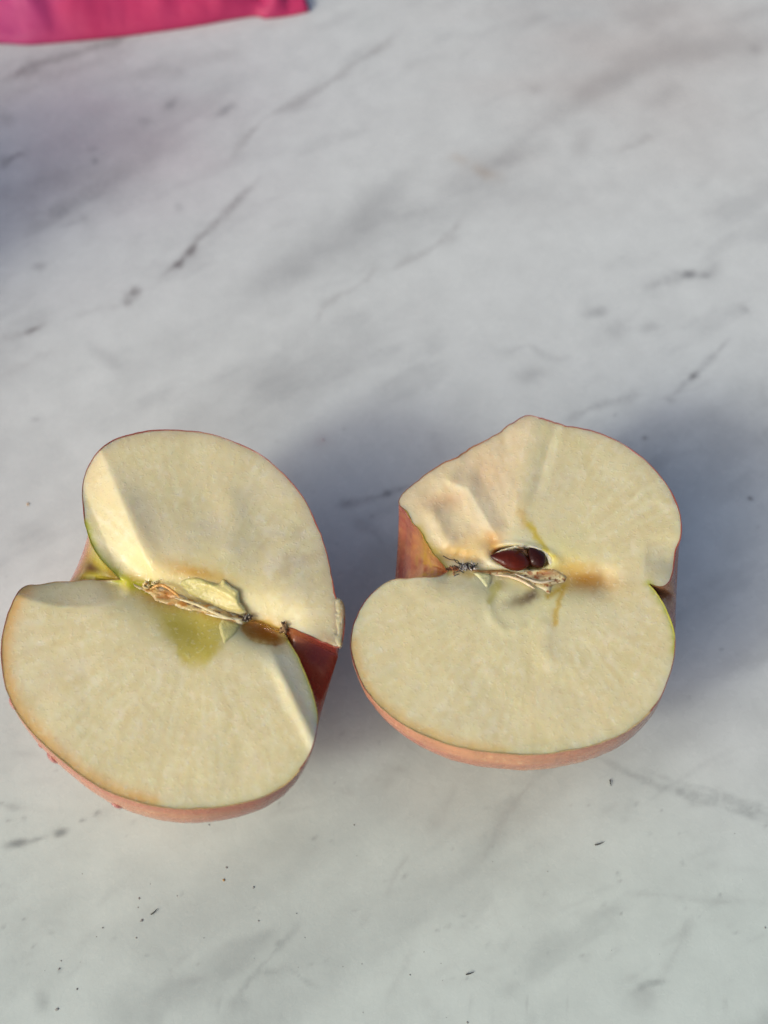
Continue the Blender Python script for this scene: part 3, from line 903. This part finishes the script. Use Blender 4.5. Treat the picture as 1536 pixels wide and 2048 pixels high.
# torn tongue of skin at the right tip
patch('peel_flap', [(650, 1200), (668, 1194), (684, 1200), (691, 1224), (689, 1262), (682, 1294), (668, 1284), (660, 1250), (652, 1222)],
      lambda x, y, e: -.03+.05*sstep(655, 680, x)*np.clip(e/4, 0, 1)-.05*ridge(x, y, [(656, 1202), (664, 1236), (674, 1268)], 3)+.02*fbm(x/9, y/9, 345, 2),
      lambda x, y, e: paint(paint(np.tile(lin([226, 202, 152]), (len(x), 1)), .6*sstep(676, 688, x), [176, 120, 84]),
                            .6*ridge(x, y, [(656, 1202), (664, 1236), (674, 1268)], 3), [150, 100, 56]), M_FLESH, left_root, left3, 2.2, .05, jag=1)
# dried calyx of the left half
def tuft(root, f3, cx, cy, spread, n, seed, z0=.02, name='calyx', rad=.022, ln=.22, fan=(150, 260), cols=((50, 40, 34), (150, 140, 128))):
    rs = np.random.RandomState(seed); parts = []; cols_ = []
    for k in range(n):
        px, py = cx+rs.uniform(-1, 1)*spread[0], cy+rs.uniform(-1, 1)*spread[1]
        b = f3(np.array([[px, py]]), z0)[0]
        a = R(rs.uniform(*fan)); L = ln*rs.uniform(.5, 1.2)
        pts = []
        for q in np.linspace(0, 1, 6):
            pts.append(b+np.array([math.cos(a+q*rs.uniform(-.3, .3))*L*q, math.sin(a)*L*q+.02*rs.randn(), .14*q*(1-q*.6)+.02*rs.randn()]))
        v, fa = tube(pts, rad*rs.uniform(.6, 1.2)*np.array([1, .9, .8, .6, .4, .15]), 5)
        parts.append((v, fa)); cols_.append(np.tile(lin(cols[0] if rs.rand() < .62 else cols[1]), (len(v), 1)))
    V, F = join(parts)
    return mesh_obj(name, V, F, M_DARK, root, col=np.vstack(cols_), origin=V.mean(0))
tuft(left_root, left3, 488, 1238, (9, 3), 12, 3, z0=.08, ln=.10, fan=(-40, 20), rad=.03, cols=((60, 44, 34), (190, 180, 160)))
tuft(left_root, left3, 567, 1256, (5, 9), 16, 4, z0=.02, ln=.08, fan=(60, 140), rad=.035, cols=((150, 120, 84), (70, 50, 36)))

# right core
def colR(x, y, e):
    c = np.tile(lin([226, 206, 156]), (len(x), 1))
    c = paint(c, .9*sstep(0, .45, fbm(x/18, y/6, 401, 3)), [206, 160, 92])
    c = paint(c, .7*sstep(.1, .5, fbm(x/14, y/5, 402, 3)), [230, 218, 174])
    c = paint(c, .85*gauss(x, y, 1075, 1153, 12, 4), [112, 58, 28])
    c = paint(c, .8*gauss(x, y, 1095, 1146, 16, 5), [180, 104, 50])
    c = paint(c, .8*gauss(x, y, 1010, 1154, 7, 3), [90, 62, 34])
    c = paint(c, .9*sstep(.25, .5, vnoise(x/5, y/3.5, 404)), [150, 84, 34])
    return c
patch('core', [(955, 1143), (1000, 1139), (1040, 1142), (1085, 1134), (1112, 1138), (1134, 1150), (1130, 1164), (1108, 1170), (1098, 1188),
               (1078, 1178), (1062, 1170), (1040, 1160), (1000, 1154), (970, 1152)],
      lambda x, y, e: -.02+.05*np.clip(e/6, 0, 1)+.03*np.clip(e/6, 0, 1)*fbm(x/16, y/5, 410, 3), colR, M_CORE, right_root, right3, 2.2, .08, jag=4)
patch('carpel_wall', [(945, 1146), (966, 1142), (985, 1150), (984, 1166), (974, 1176), (962, 1162)],
      lambda x, y, e: -.01+.05*np.clip(e/5, 0, 1), lambda x, y, e: np.tile(lin([234, 224, 164]), (len(x), 1)),
      M_CORE, right_root, right3, 2.4, .05, jag=2)
patch('carpel_rim', [(972, 1126), (986, 1109), (1006, 1098), (1034, 1091), (1062, 1090), (1086, 1097), (1102, 1111), (1108, 1134), (1103, 1141),
                     (1099, 1128), (1092, 1112), (1080, 1101), (1060, 1095), (1034, 1096), (1010, 1102), (994, 1111), (982, 1125), (976, 1131)],
      lambda x, y, e: .40*sstep(1.12, .75, np.hypot((x-1042)/57, (y-1115-(x-1042)*.10)/22))-.01+.03*fbm(x/6, y/6, 420, 2),
      lambda x, y, e: np.tile(lin([236, 226, 184]), (len(x), 1)), M_CORE, right_root, right3, 2.0, .08, jag=2)
def strand(root, f3, pts, r, col, name='fibre', z=.06):
    P = catmull(pts, 6); z_ = z+.02*vnoise(np.arange(len(P))*.7, P[:, 0]*0, 9)
    Q = f3(P, z_)
    v, fa = tube(Q, r*np.interp(np.linspace(0, 1, len(P)), [0, .2, .8, 1], [.3, 1, 1, .2]), 6)
    return mesh_obj(name, v, fa, M_CORE, root, col=np.tile(lin(col), (len(v), 1)), origin=v.mean(0))
strand(right_root, right3, [(990, 1150), (1015, 1152), (1040, 1160), (1058, 1170), (1070, 1178)], .03, [232, 200, 160])
strand(right_root, right3, [(940, 1140), (965, 1143), (1000, 1142), (1030, 1146)], .022, [110, 78, 40])
strand(right_root, right3, [(1030, 1148), (1055, 1158), (1080, 1165), (1110, 1160)], .025, [238, 216, 176])
strand(left_root, left3, [(350, 1196), (390, 1208), (430, 1226), (470, 1240)], .028, [226, 206, 158], z=.14)
strand(left_root, left3, [(300, 1178), (322, 1170), (345, 1182), (360, 1196)], .03, [224, 160, 92], z=.14)
strand(left_root, left3, [(412, 1228), (440, 1234), (470, 1238), (486, 1240)], .024, [238, 232, 190], z=.10)

def seed(root, f3, cx, cy, L, W, rot, z, col1, col2):
    b = unproj(cx, cy, 3.55+z)
    nu, nv = 26, 20; V = []; cs = []
    for i in range(nu+1):
        s = i/nu
        r = W*.5*(math.sin(math.pi*s)**.7)*(1.25-.65*s)
        for j in range(nv):
            a = 2*math.pi*j/nv
            V.append((L*(s-.5), r*math.cos(a), r*.62*math.sin(a)))
            cs.append(s)
    V = np.array(V); a = R(rot); c, s = math.cos(a), math.sin(a)
    V = np.stack([V[:, 0]*c-V[:, 1]*s, V[:, 0]*s+V[:, 1]*c, V[:, 2]+.12*V[:, 0]], 1)+b
    cs = np.array(cs)
    col = np.tile(lin(col1), (len(V), 1)); col = paint(col, sstep(.75, 1, cs)*.8, col2)
    col = paint(col, .4*np.clip(fbm(cs*5, np.arange(len(V)) % nv/4., 9, 2)+.2, 0, 1), [60, 18, 10])
    return mesh_obj('seed', V, grid_faces(nu+1, nv, True).tolist(), M_SEED, root, col=col, origin=b)
seed(right_root, right3, 1021, 1119, .78, .44, 172, .00, [88, 26, 6], [46, 14, 5])
s2 = seed(right_root, right3, 1072, 1114, .46, .36, 120, -.04, [52, 16, 6], [34, 12, 6])
s2['label'] = 'smaller and darker seed'
patch('seed_membrane', [(1036, 1092), (1048, 1096), (1056, 1108), (1064, 1122), (1056, 1120), (1046, 1108)],
      lambda x, y, e: .34+.04*fbm(x/4, y/4, 430, 2), lambda x, y, e: paint(np.tile(lin([206, 150, 110]), (len(x), 1)), .8*sstep(0, .4, vnoise(x/4, y/4, 5)), [70, 26, 16]),
      M_CORE, right_root, right3, 2.0, .03, jag=1)
# dried calyx of the right half: grey fluff with black hairs
tuft(right_root, right3, 934, 1136, (14, 4), 34, 11, z0=.03, ln=.10, fan=(-30, 210), rad=.015, cols=((214, 210, 204), (54, 46, 46)))
hr = []
rs = np.random.RandomState(8)
for pts in ([(886, 1112), (900, 1119), (914, 1121), (919, 1128)], [(919, 1128), (912, 1124), (908, 1118)], [(908, 1131), (916, 1134), (924, 1139)],
            [(912, 1144), (920, 1142), (928, 1146)], [(925, 1130), (936, 1126), (950, 1134)], [(908, 1152), (918, 1148)]):
    P = catmull(pts, 6); Q = right3(P, .14+.05*np.sin(np.linspace(0, 3, len(P))))
    hr.append(tube(Q, .009, 5))
V, F = join(hr)
mesh_obj('calyx_hair', V, F, M_DARK, right_root, col=np.tile(lin([38, 30, 30]), (len(V), 1)), origin=V.mean(0))
# dried brown remains in the calyx hollow
tuft(right_root, right3, 908, 1138, (14, 4), 14, 12, z0=-.02, ln=.10, fan=(180, 260), rad=.03, name='sepal', cols=((170, 112, 70), (90, 50, 30)))
tuft(left_root, left3, 300, 1172, (18, 5), 10, 13, z0=.03, ln=.12, fan=(-20, 40), rad=.03, name='fibre', cols=((214, 196, 140), (190, 140, 72)))

# beads of water hanging on the skin
def nearest_skin(Vgrid, px, py):
    P = Vgrid.reshape(-1, 3); x, y = proj(P)
    vis = (P[:, 2] < 3.25) & (P[:, 2] > 1.6)
    d = np.hypot(x-px, y-py)
    return P[np.argmin(np.where(vis, d, 1e9))]
def drop(root, grid, px, py, r, cc):
    b = nearest_skin(grid, px, py)
    nrm = b-np.array([cc[0], cc[1], cc[2]]); nrm[2] *= 1; nrm /= np.linalg.norm(nrm); b = b-nrm*r*.25
    V = []; nu, nv = 10, 14
    t1 = np.cross(nrm, [0, 0, 1]); t1 /= np.linalg.norm(t1); t2 = np.cross(nrm, t1)
    for i in range(nu+1):
        a = math.pi*i/nu
        for j in range(nv):
            q = 2*math.pi*j/nv
            V.append(b+r*(math.sin(a)*math.cos(q)*t1*1.1+math.sin(a)*math.sin(q)*t2*1.25+math.cos(a)*nrm*.62))
    V = np.array(V)
    mesh_obj('water_drop', V, grid_faces(nu+1, nv, True).tolist(), M_WATER, root, origin=b)
for px, py, r in [(22, 1408, .14), (94, 1527, .13), (235, 1612, .11), (528, 1609, .13), (70, 1500, .06), (430, 1634, .07)]:
    drop(left_root, left_skin, px, py, r, left_c)

# ------------------------------------------------------------------ pink cloth at the far left
def build_cloth():
    # near hem traced along the table, the rest runs out of the picture; an unseen heap outside the left edge is shaped to cast shade on the marble
    hem = catmull([(-1100, 1350), (-700, 1200), (-420, 980), (-280, 620), (-170, 190), (-60, 92), (0, 85), (60, 87), (130, 82), (250, 70), (380, 52), (470, 36), (514, 30),
                   (528, 35), (575, 30), (618, 21)], 10)
    hem = resample(hem, 220)
    base = unproj(hem[:, 0], hem[:, 1], .06)
    tip = base[-1]
    n = len(base); m = 70
    V = np.zeros((m, n, 3))
    back = catmull([(-28, -7), (-31, 2), (-30, 14), (-26, 22), (-18, 26), (-11, 25.5), (-6, 23), (-4, 20.8), (-3.1, 19)], 20)
    back = resample(back, n)
    for i in range(m):
        s = i/(m-1)
        V[i, :, :2] = base[:, :2]*(1-s)+back*s
        x, y = V[i, :, 0], V[i, :, 1]
        heap = 7.4*np.exp(-(np.abs(x+16.6)/3.0)**3-(np.abs(y-5.6)/3.8)**4)+1.2*np.exp(-((x+11)/5)**2-((y-19)/2.5)**2)
        prof = min(1, (s*5))**.6
        z = .08+prof*(.55*np.exp(-s*1.2)+heap*sstep(0, .06, np.array(s))) 
        z = z+prof*.10*(1-np.abs(fbm(x/.9+y/1.5, y/2.2, 505, 3))*3)+prof*.22*fbm(x/1.3, y/1.3, 501, 3)+prof*.4*np.abs(fbm(x/3.+2, y/3., 503, 3))
        for fx, fw, fa in ((-10.3, .35, .22), (-9.6, .25, -.16), (-6.4, .3, .12), (-4.6, .22, .14)):
            z = z+prof*fa*np.exp(-((x-fx+.35*(y-16))/fw)**2)
        # fold near the tip
        tf = np.hypot(x-(tip[0]-1.0), 0)
        z = z+prof*.28*np.exp(-((x-(tip[0]-1.05))/.16)**2)-prof*.25*np.exp(-((x-(tip[0]-1.5))/.28)**2)
        z = z*np.where(x > tip[0]-.8, .6, 1.0)
        V[i, :, 2] = np.maximum(z, .05)
    Vt = V.reshape(-1, 3); Vb = Vt.copy(); Vb[:, 2] = np.maximum(Vb[:, 2]-.12, .004)
    F = grid_faces(m, n).tolist(); nn = len(Vt)
    F2 = [[i+nn for i in f][::-1] for f in F]
    per = list(range(n))+[(i+1)*n-1 for i in range(1, m)]+[m*n-1-j for j in range(1, n)]+[(m-1-i)*n for i in range(1, m-1)]
    k = len(per)
    F3 = [[per[i], nn+per[i], nn+per[(i+1) % k], per[(i+1) % k]] for i in range(k)]
    A = np.vstack([Vt, Vb])
    x, y = A[:, 0], A[:, 1]
    c = np.tile(lin([200, 54, 104]), (len(A), 1))
    c = paint(c, .5*sstep(-.1, .5, fbm(x/2, y/2, 520, 3)), [170, 54, 104])
    c = paint(c, .5*sstep(-8.5, -11, x+.4*fbm(x, y, 530, 2)), [190, 74, 140])
    o = mesh_obj('pink_cloth', A, F+F2+F3, M_CLOTH, col=c, origin=np.array([-9., 11., 0]))
    o['label'] = 'crumpled deep pink cloth lying on the marble at the far left corner'
    o['category'] = 'cloth'
build_cloth()

# ------------------------------------------------------------------ crumbs and slivers on the marble
def build_crumbs():
    rs = np.random.RandomState(21); parts = []; cols = []
    def lump(px, py, r, c, st=1.0, rot=0):
        r *= .6
        b = unproj(px, py, r*.3)
        nu, nv = 6, 8; V = []
        for i in range(nu+1):
            a = math.pi*i/nu
            for j in range(nv):
                q = 2*math.pi*j/nv; k = r*(1+.25*rs.randn()*math.sin(a))
                X, Y, Z = k*st*math.sin(a)*math.cos(q), k*math.sin(a)*math.sin(q), .45*k*math.cos(a)
                cr, sr = math.cos(R(rot)), math.sin(R(rot))
                V.append(b+np.array([X*cr-Y*sr, X*sr+Y*cr, max(Z, -.2*r)]))
        parts.append((np.array(V), grid_faces(nu+1, nv, True).tolist())); cols.append(np.tile(lin(c), (len(V), 1)))
    dk = [150, 151, 146]
    lump(56, 1008, .05, [196, 160, 110]); lump(448, 1760, .035, [176, 140, 84]); lump(646, 880, .045, [196, 178, 178])
    for px, py, r, st, rot in [(453, 1735, .03, 1.4, 20), (507, 1775, .028, 1.3, 30), (278, 1797, .03, 1.2, 80), (276, 1815, .022, 1, 0),
                               (283, 1841, .03, 1.5, 25), (205, 1856, .022, 1.2, 0), (272, 1876, .025, 1, 0), (708, 1650, .026, 1, 60),
                               (593, 1827, .02, 1, 0), (517, 1842, .022, 1.4, -50), (354, 1792, .02, 1, 0), (418, 1650, .025, 1.2, 20),
                               (122, 1922, .022, 1.2, 0), (114, 2019, .04, 1.3, 30), (154, 1978, .03, 1.1, 60), (1500, 998, .03, 1.5, -30),
                               (820, 1950, .02, 1, 40), (1290, 876, .03, 1.2, 10), (1387, 752, .035, 1.3, 30), (760, 700, .02, 1, 0),
                               (1095, 1743, .015, 1, 0), (1530, 1855, .025, 1, 0), (935, 2045, .03, 1, 0), (118, 1938, .03, 1.4, 50)]:
        lump(px, py, r, dk, st, rot)
    for a, b_ in [((302, 1829), (315, 1817)), ((1190, 1690), (1208, 1684)), ((1220, 1560), (1222, 1572)), ((932, 1949), (948, 1944))]:
        P = np.array([unproj(a[0], a[1], .02), unproj((a[0]+b_[0])/2, (a[1]+b_[1])/2+1, .05), unproj(b_[0], b_[1], .02)])
        v, f = tube(P, [.014, .011, .004], 5); parts.append((v, f)); cols.append(np.tile(lin([60, 60, 56]), (len(v), 1)))
    for k in range(24):
        lump(rs.uniform(0, 1536), rs.uniform(1650, 2048), rs.uniform(.006, .013), [110, 112, 106], rs.uniform(1, 1.8), rs.uniform(0, 180))
    V, F = join(parts)
    o = mesh_obj('crumbs', V, F, M_CRUMB, col=np.vstack(cols), origin=np.zeros(3))
    o['kind'] = 'stuff'; o['label'] = 'tiny dark crumbs and slivers scattered over the marble'
    o['category'] = 'crumbs'
build_crumbs()
